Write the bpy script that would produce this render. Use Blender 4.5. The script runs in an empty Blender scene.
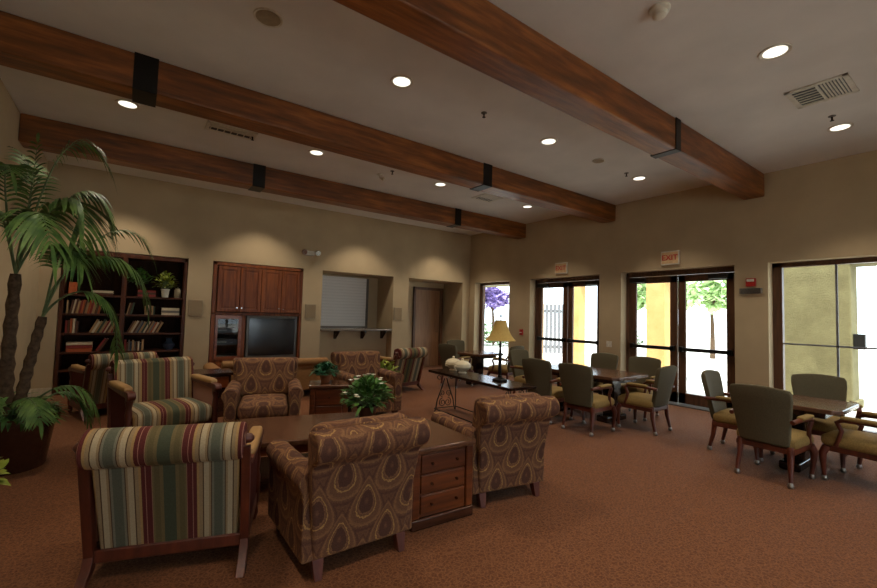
import bpy, bmesh, math, random
from mathutils import Vector, Matrix, Euler
random.seed(7)
SC = bpy.context.scene
COL = SC.collection
PI = math.pi

# ------------------------------------------------------------------ camera
def make_camera():
    yaw, pitch, roll, fpx, h = 0.6295, 0.0512, 0.0278, 420.43, 1.484
    right = Vector((math.cos(yaw), -math.sin(yaw), 0))
    fwd = Vector((math.sin(yaw)*math.cos(pitch), math.cos(yaw)*math.cos(pitch), math.sin(pitch)))
    up = right.cross(fwd)
    r2 = right*math.cos(roll) + up*math.sin(roll)
    u2 = up*math.cos(roll) - right*math.sin(roll)
    m = Matrix((r2, u2, -fwd)).transposed().to_4x4()
    m.translation = (0, 0, h)
    cd = bpy.data.cameras.new('camera'); cd.sensor_fit = 'HORIZONTAL'; cd.sensor_width = 36
    cd.lens = fpx*36/877; cd.clip_start = .05; cd.clip_end = 300
    co = bpy.data.objects.new('camera', cd); COL.objects.link(co); co.matrix_world = m
    SC.camera = co
make_camera()

# ------------------------------------------------------------------ world, sun, exposure
w = bpy.data.worlds.new('World'); SC.world = w; w.use_nodes = True
bg = w.node_tree.nodes['Background']
bg.inputs['Color'].default_value = (0.80, 0.92, 1.0, 1)
bg.inputs['Strength'].default_value = 4.5
sd = bpy.data.lights.new('sun', 'SUN'); sd.energy = 10.0; sd.angle = math.radians(1.0); sd.color = (1, .95, .85)
so = bpy.data.objects.new('sun', sd); COL.objects.link(so)
so.rotation_euler = Vector((0.38, 0.16, -0.91)).to_track_quat('-Z', 'Y').to_euler()
LAMP_POWER = 95.0
SC.view_settings.view_transform = 'Standard'
SC.view_settings.look = 'None'
SC.view_settings.exposure = 0.0
SC.view_settings.gamma = 1.0
SC.view_settings.use_curve_mapping = False
SC.cycles.use_denoising = True
SC.cycles.max_bounces = 10
SC.cycles.diffuse_bounces = 6
SC.cycles.transparent_max_bounces = 16
SC.cycles.sample_clamp_indirect = 4.0

# ------------------------------------------------------------------ materials
def lin(c):
    c = c/255
    return c/12.92 if c <= .04045 else ((c+.055)/1.055)**2.4
def rgb(r, g, b): return (lin(r), lin(g), lin(b), 1)

class NT:
    def __init__(s, name):
        s.m = bpy.data.materials.new(name); s.m.use_nodes = True
        s.t = s.m.node_tree; s.n = s.t.nodes; s.b = s.n['Principled BSDF']
    def node(s, typ, **kw):
        n = s.n.new(typ)
        for k, v in kw.items():
            if k in n.inputs.keys(): n.inputs[k].default_value = v
            else: setattr(n, k, v)
        return n
    def link(s, a, b): s.t.links.new(a, b)
    def math(s, op, a, b=None, c=None):
        n = s.n.new('ShaderNodeMath'); n.operation = op
        for i, x in enumerate((a, b, c)):
            if x is None: continue
            if isinstance(x, (int, float)): n.inputs[i].default_value = x
            else: s.link(x, n.inputs[i])
        return n.outputs[0]
    def ramp(s, fac, stops, interp='LINEAR'):
        n = s.n.new('ShaderNodeValToRGB'); r = n.color_ramp; r.interpolation = interp
        while len(r.elements) < len(stops): r.elements.new(.5)
        for e, (p, c) in zip(r.elements, stops): e.position = p; e.color = c
        s.link(fac, n.inputs[0]); return n.outputs[0]
    def coord(s, kind='Object', scale=(1, 1, 1), rot=(0, 0, 0)):
        tc = s.n.new('ShaderNodeTexCoord'); mp = s.n.new('ShaderNodeMapping')
        mp.inputs['Scale'].default_value = scale; mp.inputs['Rotation'].default_value = rot
        s.link(tc.outputs[kind], mp.inputs[0]); return mp.outputs[0]
    def noise(s, vec, scale, detail=3, rough=.5, out='Fac'):
        n = s.node('ShaderNodeTexNoise', Scale=scale, Detail=detail, Roughness=rough)
        s.link(vec, n.inputs['Vector']); return n.outputs[out]
    def bump(s, h, strength=.2, dist=.01):
        n = s.node('ShaderNodeBump', Strength=strength, Distance=dist)
        s.link(h, n.inputs['Height']); s.link(n.outputs[0], s.b.inputs['Normal'])
    def base(s, c):
        if isinstance(c, tuple): s.b.inputs['Base Color'].default_value = c
        else: s.link(c, s.b.inputs['Base Color'])
    def set(s, rough=.5, spec=.5, metal=0):
        s.b.inputs['Roughness'].default_value = rough
        s.b.inputs['Specular IOR Level'].default_value = spec
        s.b.inputs['Metallic'].default_value = metal
        return s

def m_plaster(name, c, var=.06, bump=.15):
    t = NT(name); v = t.coord('Object')
    n = t.noise(v, 2.0, 4)
    lo = tuple(x*(1-var) for x in c[:3]) + (1,); hi = tuple(min(1, x*(1+var)) for x in c[:3]) + (1,)
    t.base(t.ramp(n, [(.3, lo), (.7, hi)])); t.bump(t.noise(v, 60, 3), bump, .004)
    t.set(.85, .2); return t.m
def m_plain(name, c, rough=.5, metal=0, spec=.5, var=.12, scale=25):
    t = NT(name); v = t.coord('Object'); n = t.noise(v, scale, 3)
    lo = tuple(x*(1-var) for x in c[:3]) + (1,); hi = tuple(min(1, x*(1+var)) for x in c[:3]) + (1,)
    t.base(t.ramp(n, [(.3, lo), (.7, hi)])); t.set(rough, spec, metal); return t.m
def m_wood(name, dark, mid, light, rough=.35, scale=(1.2, 14, 14), bump=.08, spec=.5):
    t = NT(name); v = t.coord('Object', scale)
    n = t.noise(v, 2.2, 6, .6)
    n2 = t.noise(t.coord('Object', tuple(x*.25 for x in scale)), 3, 2)
    f = t.math('MULTIPLY_ADD', n2, .45, t.math('MULTIPLY', n, .6))
    t.base(t.ramp(f, [(.3, dark), (.5, mid), (.72, light)]))
    t.bump(n, bump, .01); t.set(rough, spec); return t.m
def m_emit(name, c, s):
    t = NT(name); t.base((0, 0, 0, 1)); t.b.inputs['Emission Color'].default_value = c
    t.b.inputs['Emission Strength'].default_value = s; return t.m

def m_carpet():
    t = NT('carpet'); v = t.coord('Object')
    ck = t.node('ShaderNodeTexVoronoi', Scale=34.0); ck.feature = 'DISTANCE_TO_EDGE'
    vv = t.noise(v, 6, 2, .5, 'Color')
    add = t.node('ShaderNodeVectorMath'); add.operation = 'MULTIPLY_ADD'
    t.link(vv, add.inputs[0]); add.inputs[1].default_value = (.08, .08, 0); t.link(v, add.inputs[2])
    t.link(add.outputs[0], ck.inputs['Vector'])
    line = t.ramp(ck.outputs['Distance'], [(.02, rgb(126, 82, 52)), (.14, rgb(100, 59, 35)), (.3, rgb(88, 50, 29))])
    sp = t.ramp(t.noise(v, 90, 2, .7), [(.38, rgb(74, 42, 25)), (.66, rgb(136, 92, 60))])
    mx = t.node('ShaderNodeMix', data_type='RGBA'); mx.inputs[0].default_value = .45
    t.link(line, mx.inputs[6]); t.link(sp, mx.inputs[7])
    t.base(mx.outputs[2]); t.bump(t.noise(v, 220, 2), .5, .006); t.set(.9, .15)
    t.b.inputs['Sheen Weight'].default_value = .07; t.b.inputs['Sheen Roughness'].default_value = .35
    return t.m

def m_stripe():
    t = NT('striped fabric'); tc = t.n.new('ShaderNodeTexCoord'); sx = t.n.new('ShaderNodeSeparateXYZ')
    t.link(tc.outputs['Object'], sx.inputs[0])
    f = t.math('MULTIPLY', t.math('ABSOLUTE', t.math('SUBTRACT', t.math('FRACT', t.math('MULTIPLY_ADD', sx.outputs[0], 1/.48, .5)), .5)), 2.0)
    cream, tan, brn, burg = rgb(174, 157, 126), rgb(148, 126, 94), rgb(84, 62, 44), rgb(92, 44, 40)
    green, oliv, pink, grey = rgb(74, 78, 60), rgb(112, 98, 66), rgb(166, 122, 104), rgb(92, 94, 78)
    st = [(0, green), (.12, oliv), (.19, rgb(98, 88, 58)), (.30, oliv), (.34, pink), (.35, burg), (.46, pink), (.47, burg), (.55, rgb(164, 132, 86)), (.60, tan),
          (.67, brn), (.695, cream), (.80, tan), (.84, brn), (.86, rgb(120, 116, 98)), (.91, grey)]
    c = t.ramp(f, st, 'CONSTANT')
    wv = t.noise(t.coord('Object'), 160, 2)
    mx = t.node('ShaderNodeMix', data_type='RGBA', blend_type='MULTIPLY'); mx.inputs[0].default_value = .5
    t.link(c, mx.inputs[6]); t.link(t.ramp(wv, [(.3, (.6, .6, .6, 1)), (.7, (1, 1, 1, 1))]), mx.inputs[7])
    t.base(mx.outputs[2]); t.bump(wv, .25, .003); t.set(.9, .15); return t.m

def m_damask():
    t = NT('ogee pattern fabric'); tc = t.n.new('ShaderNodeTexCoord'); sx = t.n.new('ShaderNodeSeparateXYZ')
    t.link(tc.outputs['UV'], sx.inputs[0])
    u = t.math('DIVIDE', sx.outputs[0], .30); v = t.math('DIVIDE', sx.outputs[1], .38)
    def cell(ou, ov):
        a = t.math('SUBTRACT', t.math('FRACT', t.math('ADD', u, ou)), .5)
        b = t.math('SUBTRACT', t.math('FRACT', t.math('ADD', v, ov)), .5)
        wdt = t.math('MULTIPLY_ADD', b, -1.5, .85)                    # tear drop: narrow at the top
        a = t.math('DIVIDE', a, t.math('MAXIMUM', wdt, .18))
        return t.math('SQRT', t.math('ADD', t.math('MULTIPLY', a, a), t.math('MULTIPLY', t.math('MULTIPLY', b, b), .8)))
    d = t.math('MINIMUM', cell(0, 0), cell(.5, .5))
    nz = t.noise(t.coord('UV'), 70, 2)
    d = t.math('MULTIPLY_ADD', t.math('SUBTRACT', nz, .5), .07, d)
    gold, br, pl, lt = rgb(174, 136, 84), rgb(115, 79, 57), rgb(88, 58, 46), rgb(142, 104, 70)
    c = t.ramp(d, [(.0, br), (.06, pl), (.165, pl), (.18, lt), (.19, br), (.213, br), (.222, gold), (.234, gold), (.243, br), (.30, br), (.345, lt), (.36, br), (.41, pl), (.44, br), (.6, pl)])
    sp = t.noise(t.coord('UV'), 160, 2)
    mx = t.node('ShaderNodeMix', data_type='RGBA', blend_type='MULTIPLY'); mx.inputs[0].default_value = .7
    t.link(c, mx.inputs[6]); t.link(t.ramp(sp, [(.35, (.55, .52, .5, 1)), (.65, (1, 1, 1, 1))]), mx.inputs[7])
    t.base(mx.outputs[2]); t.bump(sp, .3, .003); t.set(.85, .2); return t.m

def m_glass(name='window glass'):
    t = NT(name); t.n.remove(t.b)
    tr = t.node('ShaderNodeBsdfTransparent'); tr.inputs[0].default_value = (.94, .96, .96, 1)
    gl = t.node('ShaderNodeBsdfGlossy', Roughness=.02); mx = t.node('ShaderNodeMixShader')
    fr = t.node('ShaderNodeFresnel', IOR=1.45)
    ge = t.node('ShaderNodeNewGeometry')
    t.link(t.math('MULTIPLY', fr.outputs[0], t.math('SUBTRACT', 1.0, ge.outputs['Backfacing'])), mx.inputs[0]); t.link(tr.outputs[0], mx.inputs[1]); t.link(gl.outputs[0], mx.inputs[2])
    t.link(mx.outputs[0], t.n['Material Output'].inputs[0]); return t.m
def m_leaf(name, a, b, rough=.4):
    t = NT(name); n = t.noise(t.coord('Object'), 9, 3)
    t.base(t.ramp(n, [(.3, a), (.7, b)])); t.set(rough, .3)
    t.b.inputs['Subsurface Weight'].default_value = 0; return t.m
def m_stucco(name, a, b):
    t = NT(name); v = t.coord('Object'); n = t.noise(v, 3, 6, .65)
    t.base(t.ramp(n, [(.3, a), (.7, b)])); t.bump(t.noise(v, 30, 5, .7), .6, .02); t.set(.95, .1); return t.m
def m_shutter():
    t = NT('shutter metal'); tc = t.n.new('ShaderNodeTexCoord'); sx = t.n.new('ShaderNodeSeparateXYZ')
    t.link(tc.outputs['Object'], sx.inputs[0])
    f = t.math('FRACT', t.math('MULTIPLY', sx.outputs[2], 1/.075))
    t.base(t.ramp(f, [(0, rgb(170, 168, 162)), (.1, rgb(232, 230, 226)), (.9, rgb(226, 224, 220))]))
    t.bump(f, .3, .01); t.set(.5, .4); return t.m

WALL = m_plaster('wall paint', rgb(178, 158, 126))
CEIL = m_plaster('ceiling paint', rgb(216, 212, 206))
CARPET = m_carpet()
BEAM = m_wood('stained beam wood', rgb(52, 26, 8), rgb(112, 62, 24), rgb(164, 100, 46), .42, (1.0, 9, 9), .35)
CHERRY = m_wood('cherry cabinet wood', rgb(66, 30, 10), rgb(114, 58, 22), rgb(150, 84, 36), .42, (12, 12, 1.1), .08, .3)
BOOKW = m_wood('bookcase wood', rgb(40, 18, 8), rgb(70, 35, 16), rgb(98, 52, 25), .5, (12, 12, 1.1), .08, .25)
CHERRYX = m_wood('cherry drawer wood', rgb(70, 30, 11), rgb(118, 58, 23), rgb(150, 82, 36), .28, (1.1, 12, 12))
DARKW = m_wood('dark walnut', rgb(26, 13, 9), rgb(48, 26, 17), rgb(74, 42, 27), .22, (1.2, 12, 12))
TABLEW = m_wood('brown table wood', rgb(52, 32, 22), rgb(82, 53, 37), rgb(104, 70, 49), .2, (12, 1.2, 12), .03)
COUNTER = m_plain('grey brown counter', rgb(112, 102, 88), .25)
BACKP = m_wood('dull dark wood', rgb(30, 16, 9), rgb(44, 25, 14), rgb(58, 34, 20), .8, (12, 12, 1.2), .05, .15)
CHESTW = m_wood('dark cherry chest wood', rgb(44, 20, 9), rgb(82, 39, 17), rgb(118, 62, 28), .3, (1.1, 12, 12))
ESPR = m_wood('espresso wood', rgb(20, 11, 8), rgb(34, 20, 14), rgb(52, 31, 22), .18, (12, 1.2, 12), .03)
DOORW = m_wood('dark door wood', rgb(56, 34, 21), rgb(84, 54, 35), rgb(104, 70, 46), .4, (12, 12, 1.2))
BROWND = m_wood('brown interior door', rgb(120, 84, 58), rgb(146, 108, 76), rgb(160, 122, 88), .45, (10, 10, 1.0))
FRAMEW = m_wood('chair frame wood', rgb(46, 18, 11), rgb(80, 34, 20), rgb(112, 52, 30), .42, (8, 8, 1.5))
TANW = m_wood('tan arm pad', rgb(124, 92, 52), rgb(160, 122, 74), rgb(178, 142, 92), .5, (8, 2, 8))
STRIPE = m_stripe(); DAMASK = m_damask(); GLASS = m_glass()
OLIVE = m_plain('olive chair fabric', rgb(86, 78, 58), .8, 0, .25, .18, 120)
OLIVESEAT = m_plain('olive gold chair fabric', rgb(132, 108, 62), .75, 0, .25, .2, 90)
TANSOFA = m_plain('tan sofa fabric', rgb(140, 102, 62), .75, 0, .25, .12, 40)
IRON = m_plain('black iron', rgb(30, 26, 24), .45, .7)
STRAP = m_plain('dark strap iron', rgb(24, 22, 20), .45, .6)
CHROME = m_plain('chrome', rgb(200, 200, 200), .2, 1)
CASTER = m_plain('caster metal', rgb(150, 146, 140), .35, .9)
WHITEP = m_plain('white plastic', rgb(205, 198, 182), .45)
GREYP = m_plain('grey plastic', rgb(110, 102, 90), .6)
BLACKP = m_plain('black plastic', rgb(22, 22, 22), .4)
SPKG = m_plain('speaker grille cloth', rgb(150, 134, 108), .8)
TRIM = m_plain('cream trim paint', rgb(196, 182, 156), .45)
SCREEN = m_plain('tv screen', rgb(30, 30, 32), .22, 0, .7)
SILVER = m_plain('silver plastic', rgb(96, 92, 86), .4, .3)
REDP = m_plain('red plastic', rgb(170, 30, 24), .4)
SIGNF = m_plain('sign face', rgb(196, 164, 122), .5)
CERAM = m_plain('cream ceramic', rgb(214, 200, 168), .2, 0, .5, .06)
SHADE = m_plain('lamp shade cloth', rgb(188, 158, 92), .8, 0, .2, .08, 60)
POT = m_plain('dark glazed clay', rgb(66, 38, 26), .22, 0, .5)
POTLIT = m_plain('terracotta pot', rgb(150, 92, 56), .5)
SOIL = m_plain('potting soil', rgb(40, 28, 20), .95)
TRUNK = m_plain('palm bark', rgb(84, 66, 50), .85, 0, .2, .4, 30)
PALM1 = m_leaf('palm leaf', rgb(40, 74, 32), rgb(100, 128, 60), .55)
PALMST = m_leaf('palm stalk', rgb(70, 92, 62), rgb(110, 124, 84), .4)
LEAFA = m_leaf('mid green leaf', rgb(34, 72, 30), rgb(92, 132, 60))
LEAFB = m_leaf('dark teal leaf', rgb(18, 66, 44), rgb(52, 112, 76))
LEAFC = m_leaf('yellow green leaf', rgb(96, 116, 34), rgb(156, 164, 66))
PURPLE = m_leaf('purple leaf', rgb(96, 80, 140), rgb(170, 150, 205), .6)
TREEG = m_leaf('tree leaf', rgb(160, 190, 130), rgb(208, 226, 176), .6)
PETAL = m_plain('white petal', rgb(232, 226, 212), .5)
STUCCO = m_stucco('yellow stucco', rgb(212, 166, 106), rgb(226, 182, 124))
STUCCO_SHADED = m_stucco('shaded yellow stucco', rgb(106, 99, 71), rgb(128, 121, 88))  # the yellow stucco again, with its shade darkened into the colour
PAVE = m_plaster('patio concrete', rgb(210, 204, 196))
FENCE = m_plain('grey fence wood', rgb(112, 112, 116), .8)
LAMPE = m_emit('downlight lens', (1, .95, .80, 1), 1.6)
SHUT = m_shutter()

# ------------------------------------------------------------------ mesh helpers
class MB:
    def __init__(s): s.v = []; s.f = []
    def add(s, vs, fs):
        b = len(s.v); s.v += [tuple(p) for p in vs]; s.f += [tuple(b+i for i in f) for f in fs]; return s
    def box(s, x0, x1, y0, y1, z0, z1):
        v = [(x, y, z) for z in (z0, z1) for y in (y0, y1) for x in (x0, x1)]
        return s.add(v, [(0, 2, 3, 1), (4, 5, 7, 6), (0, 1, 5, 4), (2, 6, 7, 3), (0, 4, 6, 2), (1, 3, 7, 5)])
    def frustum(s, c, a0, b0, z0, a1, b1, z1, off=(0, 0)):
        x, y = c; ox, oy = off
        v = [(x+i*a0, y+j*b0, z0) for j in (-1, 1) for i in (-1, 1)] + [(x+ox+i*a1, y+oy+j*b1, z1) for j in (-1, 1) for i in (-1, 1)]
        return s.add(v, [(0, 2, 3, 1), (4, 5, 7, 6), (0, 1, 5, 4), (2, 6, 7, 3), (0, 4, 6, 2), (1, 3, 7, 5)])
    def prism(s, prof, axis, a0, a1, w=None):
        """prof: 2-D polygon in the two other axes; w(p) scales the extent along the axis for each profile point"""
        n = len(prof); vs = []
        for a in (a0, a1):
            for p in prof:
                k = a*(w(p) if w else 1)
                vs.append((k, p[0], p[1]) if axis == 'x' else (p[0], k, p[1]) if axis == 'y' else (p[0], p[1], k))
        fs = [(i, (i+1) % n, n+(i+1) % n, n+i) for i in range(n)]
        fs += [tuple(range(n-1, -1, -1)), tuple(range(n, 2*n))]
        return s.add(vs, fs)
    def lathe(s, prof, c=(0, 0), n=20, cap=True, sx=1, sy=1):
        vs = []; m = len(prof)
        for r, z in prof:
            for k in range(n):
                a = 2*PI*k/n; vs.append((c[0]+sx*r*math.cos(a), c[1]+sy*r*math.sin(a), z))
        fs = [(j*n+k, j*n+(k+1) % n, (j+1)*n+(k+1) % n, (j+1)*n+k) for j in range(m-1) for k in range(n)]
        if cap: fs += [tuple(range(n-1, -1, -1)), tuple((m-1)*n+k for k in range(n))]
        return s.add(vs, fs)
    def tube(s, pts, r, n=8, flat=1.0):
        pts = [Vector(p) for p in pts]; N = len(pts)
        rs = r if isinstance(r, (list, tuple)) else [r]*N
        vs = []; prev = None
        for i, p in enumerate(pts):
            d = (pts[min(i+1, N-1)]-pts[max(i-1, 0)]).normalized()
            if prev is None:
                ref = Vector((0, 0, 1)) if abs(d.z) < .9 else Vector((1, 0, 0))
                a = d.cross(ref).normalized()
            else:
                a = (prev - d*prev.dot(d)).normalized()
            prev = a; b = d.cross(a)
            for k in range(n):
                t = 2*PI*k/n; vs.append(p + a*(rs[i]*math.cos(t)) + b*(rs[i]*flat*math.sin(t)))
        fs = [(j*n+k, j*n+(k+1) % n, (j+1)*n+(k+1) % n, (j+1)*n+k) for j in range(N-1) for k in range(n)]
        fs += [tuple(range(n-1, -1, -1)), tuple((N-1)*n+k for k in range(n))]
        return s.add(vs, fs)
    def rbox(s, x0, x1, y0, y1, z0, z1, r, n=8, puff=0, xf=None):
        """rounded box with a puffed top, for cushions"""
        c = Vector(((x0+x1)/2, (y0+y1)/2, (z0+z1)/2)); h = Vector(((x1-x0)/2, (y1-y0)/2, (z1-z0)/2))
        r = min(r, h.x, h.y, h.z)
        idx = {}; vs = []; fs = []
        def vert(i, j, k):
            key = (i, j, k)
            if key in idx: return idx[key]
            q = Vector([(-1+2*t/n) for t in key])
            p = Vector([q[a]*h[a] for a in range(3)])
            # keep grid dense near the rim
            p = Vector([math.copysign(h[a]*(abs(q[a])**.75), q[a]) for a in range(3)])
            inner = Vector([max(-h[a]+r, min(h[a]-r, p[a])) for a in range(3)])
            d = p-inner
            if d.length > 1e-9: p = inner + d.normalized()*r
            if puff:
                e = (1-min(1, abs(p.x/h.x))**2.5)*(1-min(1, abs(p.y/h.y))**2.5)
                if p.z > 0: p.z += puff*e
            p = p+c
            if xf: p = xf(p)
            idx[key] = len(vs); vs.append(p); return idx[key]
        for a in range(n):
            for b in range(n):
                for ax in range(3):
                    for side in (0, n):
                        def K(u, v_):
                            t = [0, 0, 0]; t[ax] = side; t[(ax+1) % 3] = u; t[(ax+2) % 3] = v_; return vert(*t)
                        q = (K(a, b), K(a+1, b), K(a+1, b+1), K(a, b+1))
                        fs.append(q if side == n else q[::-1])
        return s.add(vs, fs)
    def leaf(s, p, d, nrm, L, W, droop=0.0, segs=3):
        p = Vector(p); d = Vector(d).normalized(); nrm = Vector(nrm)
        sd = d.cross(nrm)
        if sd.length < 1e-4: sd = d.cross(Vector((1, .3, .2)))
        sd.normalize(); up = sd.cross(d).normalized()
        vs = []; 
        for i in range(segs+1):
            t = i/segs; ww = W*math.sin(PI*(.12+.88*t))**.8 if t < 1 else 0.0
            c = p + d*(L*t) - Vector((0, 0, 1))*(droop*L*t*t)
            vs += [c-sd*ww*.5+up*ww*.12, c, c+sd*ww*.5+up*ww*.12]
        fs = []
        for i in range(segs):
            b = 3*i; fs += [(b, b+1, b+4, b+3), (b+1, b+2, b+5, b+4)]
        return s.add(vs, fs)
    def build(s, name, mat, parent=None, bevel=0, seg=2, smooth=False, loc=None, rz=0, recalc=True):
        me = bpy.data.meshes.new(name); me.from_pydata(s.v, [], s.f)
        if recalc:
            bm = bmesh.new(); bm.from_mesh(me); bmesh.ops.recalc_face_normals(bm, faces=bm.faces); bm.to_mesh(me); bm.free()
        uv = me.uv_layers.new(name='UVMap')
        for pl in me.polygons:
            nx, ny, nz = (abs(x) for x in pl.normal)
            for li in pl.loop_indices:
                x, y, z = me.vertices[me.loops[li].vertex_index].co
                uv.data[li].uv = (y, z) if nx > max(ny, nz) else (x, y) if nz > ny*1.2 else (x, z)
        me.materials.append(mat)
        if smooth or bevel:
            me.polygons.foreach_set('use_smooth', [True]*len(me.polygons))
            if smooth and not bevel: me.set_sharp_from_angle(angle=math.radians(40))
        o = bpy.data.objects.new(name, me); COL.objects.link(o)
        if bevel:
            b = o.modifiers.new('Bevel', 'BEVEL'); b.width = bevel; b.segments = seg; b.limit_method = 'ANGLE'; b.angle_limit = math.radians(35); b.harden_normals = True
        if parent: o.parent = parent
        if loc is not None: o.location = loc
        if rz: o.rotation_euler[2] = rz
        return o

def thing(name, label, cat, loc=(0, 0, 0), rz=0, group=None):
    o = bpy.data.objects.new(name, None); o.empty_display_size = .1; COL.objects.link(o)
    o.location = loc; o.rotation_euler = (0, 0, rz); return tag(o, label, cat, group)
def tag(o, label, cat, group=None, kind=None):
    o['label'] = label; o['category'] = cat
    if group: o['group'] = group
    if kind: o['kind'] = kind
    return o
def struct(o, label=None):
    o['kind'] = 'structure'
    if label: o['label'] = label
    return o
def dup(root, loc, rz, label=None, group=None, scale=1):
    def cp(o, par):
        c = o.copy(); COL.objects.link(c); c.parent = par
        for ch in o.children: cp(ch, c)
        return c
    r = cp(root, None); r.location = loc; r.scale = (scale,)*3; r.rotation_euler = (0, 0, rz)
    if label: r['label'] = label
    if group: r['group'] = group
    return r
def face(fx, fy): return math.atan2(-fx, fy)
def box(x0, x1, y0, y1, z0, z1): return MB().box(x0, x1, y0, y1, z0, z1)
def arc(c, r, a0, a1, n): return [(c[0]+r*math.cos(math.radians(a0+(a1-a0)*i/n)), c[1]+r*math.sin(math.radians(a0+(a1-a0)*i/n))) for i in range(n+1)]
def text_mesh(s, size, name, mat, parent, loc, rot, extrude=.002):
    cu = bpy.data.curves.new(name, 'FONT'); cu.body = s; cu.size = size; cu.extrude = extrude
    cu.align_x = 'CENTER'; cu.align_y = 'CENTER'; cu.offset = size*.02
    tmp = bpy.data.objects.new('tmp', cu); COL.objects.link(tmp)
    me = bpy.data.meshes.new_from_object(tmp.evaluated_get(bpy.context.evaluated_depsgraph_get()))
    bpy.data.objects.remove(tmp)
    me.name = name; me.materials.clear(); me.materials.append(mat)
    o = bpy.data.objects.new(name, me); COL.objects.link(o); o.parent = parent; o.location = loc; o.rotation_euler = rot
    return o

# ------------------------------------------------------------------ room shell
XL, XR, YB, YF, H = -1.24, 7.913, 9.334, -4.0, 3.852
XO, YO = XR+.35, YB+1.1
HEAD = 2.446
struct(box(XL-.3, XO, YF-.3, YO, -.12, 0).build('floor', CARPET), 'brown patterned carpet floor')
struct(box(XL-.3, XO, YF-.3, YO, H, H+.25).build('ceiling', CEIL), 'beige plaster ceiling')
struct(box(XL-.3, XL, YF-.3, YO, 0, H).build('wall_left', WALL))
FO = (.3, 5.0, .3, 2.9)  # unseen opening behind the camera, sized for fill light
struct(MB().box(XL, FO[0], YF-.3, YF, 0, H).box(FO[1], XO, YF-.3, YF, 0, H).box(FO[0], FO[1], YF-.3, YF, 0, FO[2]).box(FO[0], FO[1], YF-.3, YF, FO[3], H).build('wall_front', WALL))
# back wall with four recesses
REC = [(-.98, .84, .5), (1.266, 3.056, .5), (3.50, 5.37, .85), (5.83, 7.65, .9)]
mb = MB(); x = XL
for a, b, d in REC:
    mb.box(x, a, YB, YO, 0, HEAD); mb.box(a, b, YB+d, YO, 0, HEAD); x = b
mb.box(x, XR, YB, YO, 0, HEAD); mb.box(XL, XR, YB, YO, HEAD, H)
struct(mb.build('wall_back', WALL), 'tan back wall with recessed niches')
# window wall with four openings (Y ranges)
OPEN = [(.26, 2.235, .0), (2.683, 4.651, 0), (5.135, 7.038, 0), (7.744, 9.10, .0)]
mb = MB(); y = YF-.3
for a, b, z in OPEN:
    mb.box(XR, XO, y, a, 0, HEAD)
    y = b
mb.box(XR, XO, y, YO, 0, HEAD); mb.box(XR, XO, YF-.3, YO, HEAD, H)
struct(mb.build('wall_right', WALL), 'tan window wall with glazed doors')
# baseboards
mb = MB(); x = XL
for a, b, d in REC: mb.box(x, a, YB-.018, YB, 0, .13); x = b
mb.box(x, XR, YB-.018, YB, 0, .13)
struct(mb.build('baseboard_back', TRIM))
mb = MB(); y = YF
for a, b, z in OPEN: mb.box(XR-.018, XR, y, a, 0, .13); y = b
mb.box(XR-.018, XR, y, YB-.02, 0, .13)
struct(mb.build('baseboard_right', TRIM))
struct(box(XL, XL+.018, YF, YB-.02, 0, .13).build('baseboard_left', TRIM))

# beams (run along X) with iron straps
def beam(y0, y1, zb, straps, label):
    o = MB().box(XL, XR, y0, y1, zb, H).build('ceiling_beam', BEAM, bevel=.02)
    struct(o, label)
    for a, b in straps:
        m = MB().box(a, b, y0-.008, y0, zb-.008, H).box(a, b, y1, y1+.008, zb-.008, H).box(a, b, y0-.008, y1+.008, zb-.008, zb)
        struct(m.build('iron_strap', STRAP, o))
beam(2.261, 2.543, 3.483, [(4.97, 5.09), (.2, .36)], 'heavy wooden ceiling beam nearest the camera')
beam(4.766, 5.075, 3.515, [(-.10, .09), (4.26, 4.44)], 'middle wooden ceiling beam')
beam(7.193, 7.49, 3.493, [(1.47, 1.66), (5.63, 5.80)], 'wooden ceiling beam nearest the back wall')

# ------------------------------------------------------------------ windows and doors in the right wall
XFR = XR+.20
def door_pair(n, a, b, label):
    fr = MB(); w_ = .07
    fr.box(XFR, XFR+.12, a, a+w_, 0, HEAD).box(XFR, XFR+.12, b-w_, b, 0, HEAD).box(XFR, XFR+.12, a, b, HEAD-.09, HEAD)
    root = struct(fr.build('door_%d' % n, DOORW, bevel=.006), label)
    mid = (a+b)/2
    for k, (p, q) in enumerate(((a+w_, mid-.01), (mid+.01, b-w_))):
        st = .125
        lf = MB().box(XFR+.02, XFR+.07, p, p+st, .02, HEAD-.095).box(XFR+.02, XFR+.07, q-st, q, .02, HEAD-.095)
        lf.box(XFR+.02, XFR+.07, p, q, HEAD-.22, HEAD-.095).box(XFR+.02, XFR+.07, p, q, .02, .21)
        leaf = struct(lf.build('door_leaf', DOORW, root, bevel=.004))
        struct(box(XFR+.04, XFR+.046, p+st, q-st, .21, HEAD-.22).build('glass_pane', GLASS, leaf))
        pb = MB().box(XFR-.05, XFR-.01, p+.03, q-.03, .965, 1.03).box(XFR-.05, XFR+.02, p+.03, p+.10, .95, 1.045).box(XFR-.05, XFR+.02, q-.10, q-.03, .95, 1.045)
        struct(pb.build('push_bar', BLACKP, leaf, bevel=.006))
        hinge = q if k else p
        y0 = hinge-.38 if k else hinge+.02
        cl = box(XFR-.055, XFR+.02, y0+.05, y0+.36, HEAD-.20, HEAD-.12)
        struct(cl.build('door_closer', BLACKP, leaf, bevel=.008))
    struct(box(XR-.005, XR+.35, a, b, 0, .015).build('threshold', SILVER, root))
door_pair(1, 2.683, 4.651, 'pair of glazed wooden doors nearer the camera')
door_pair(2, 5.135, 7.038, 'pair of glazed wooden doors further back')
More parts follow.
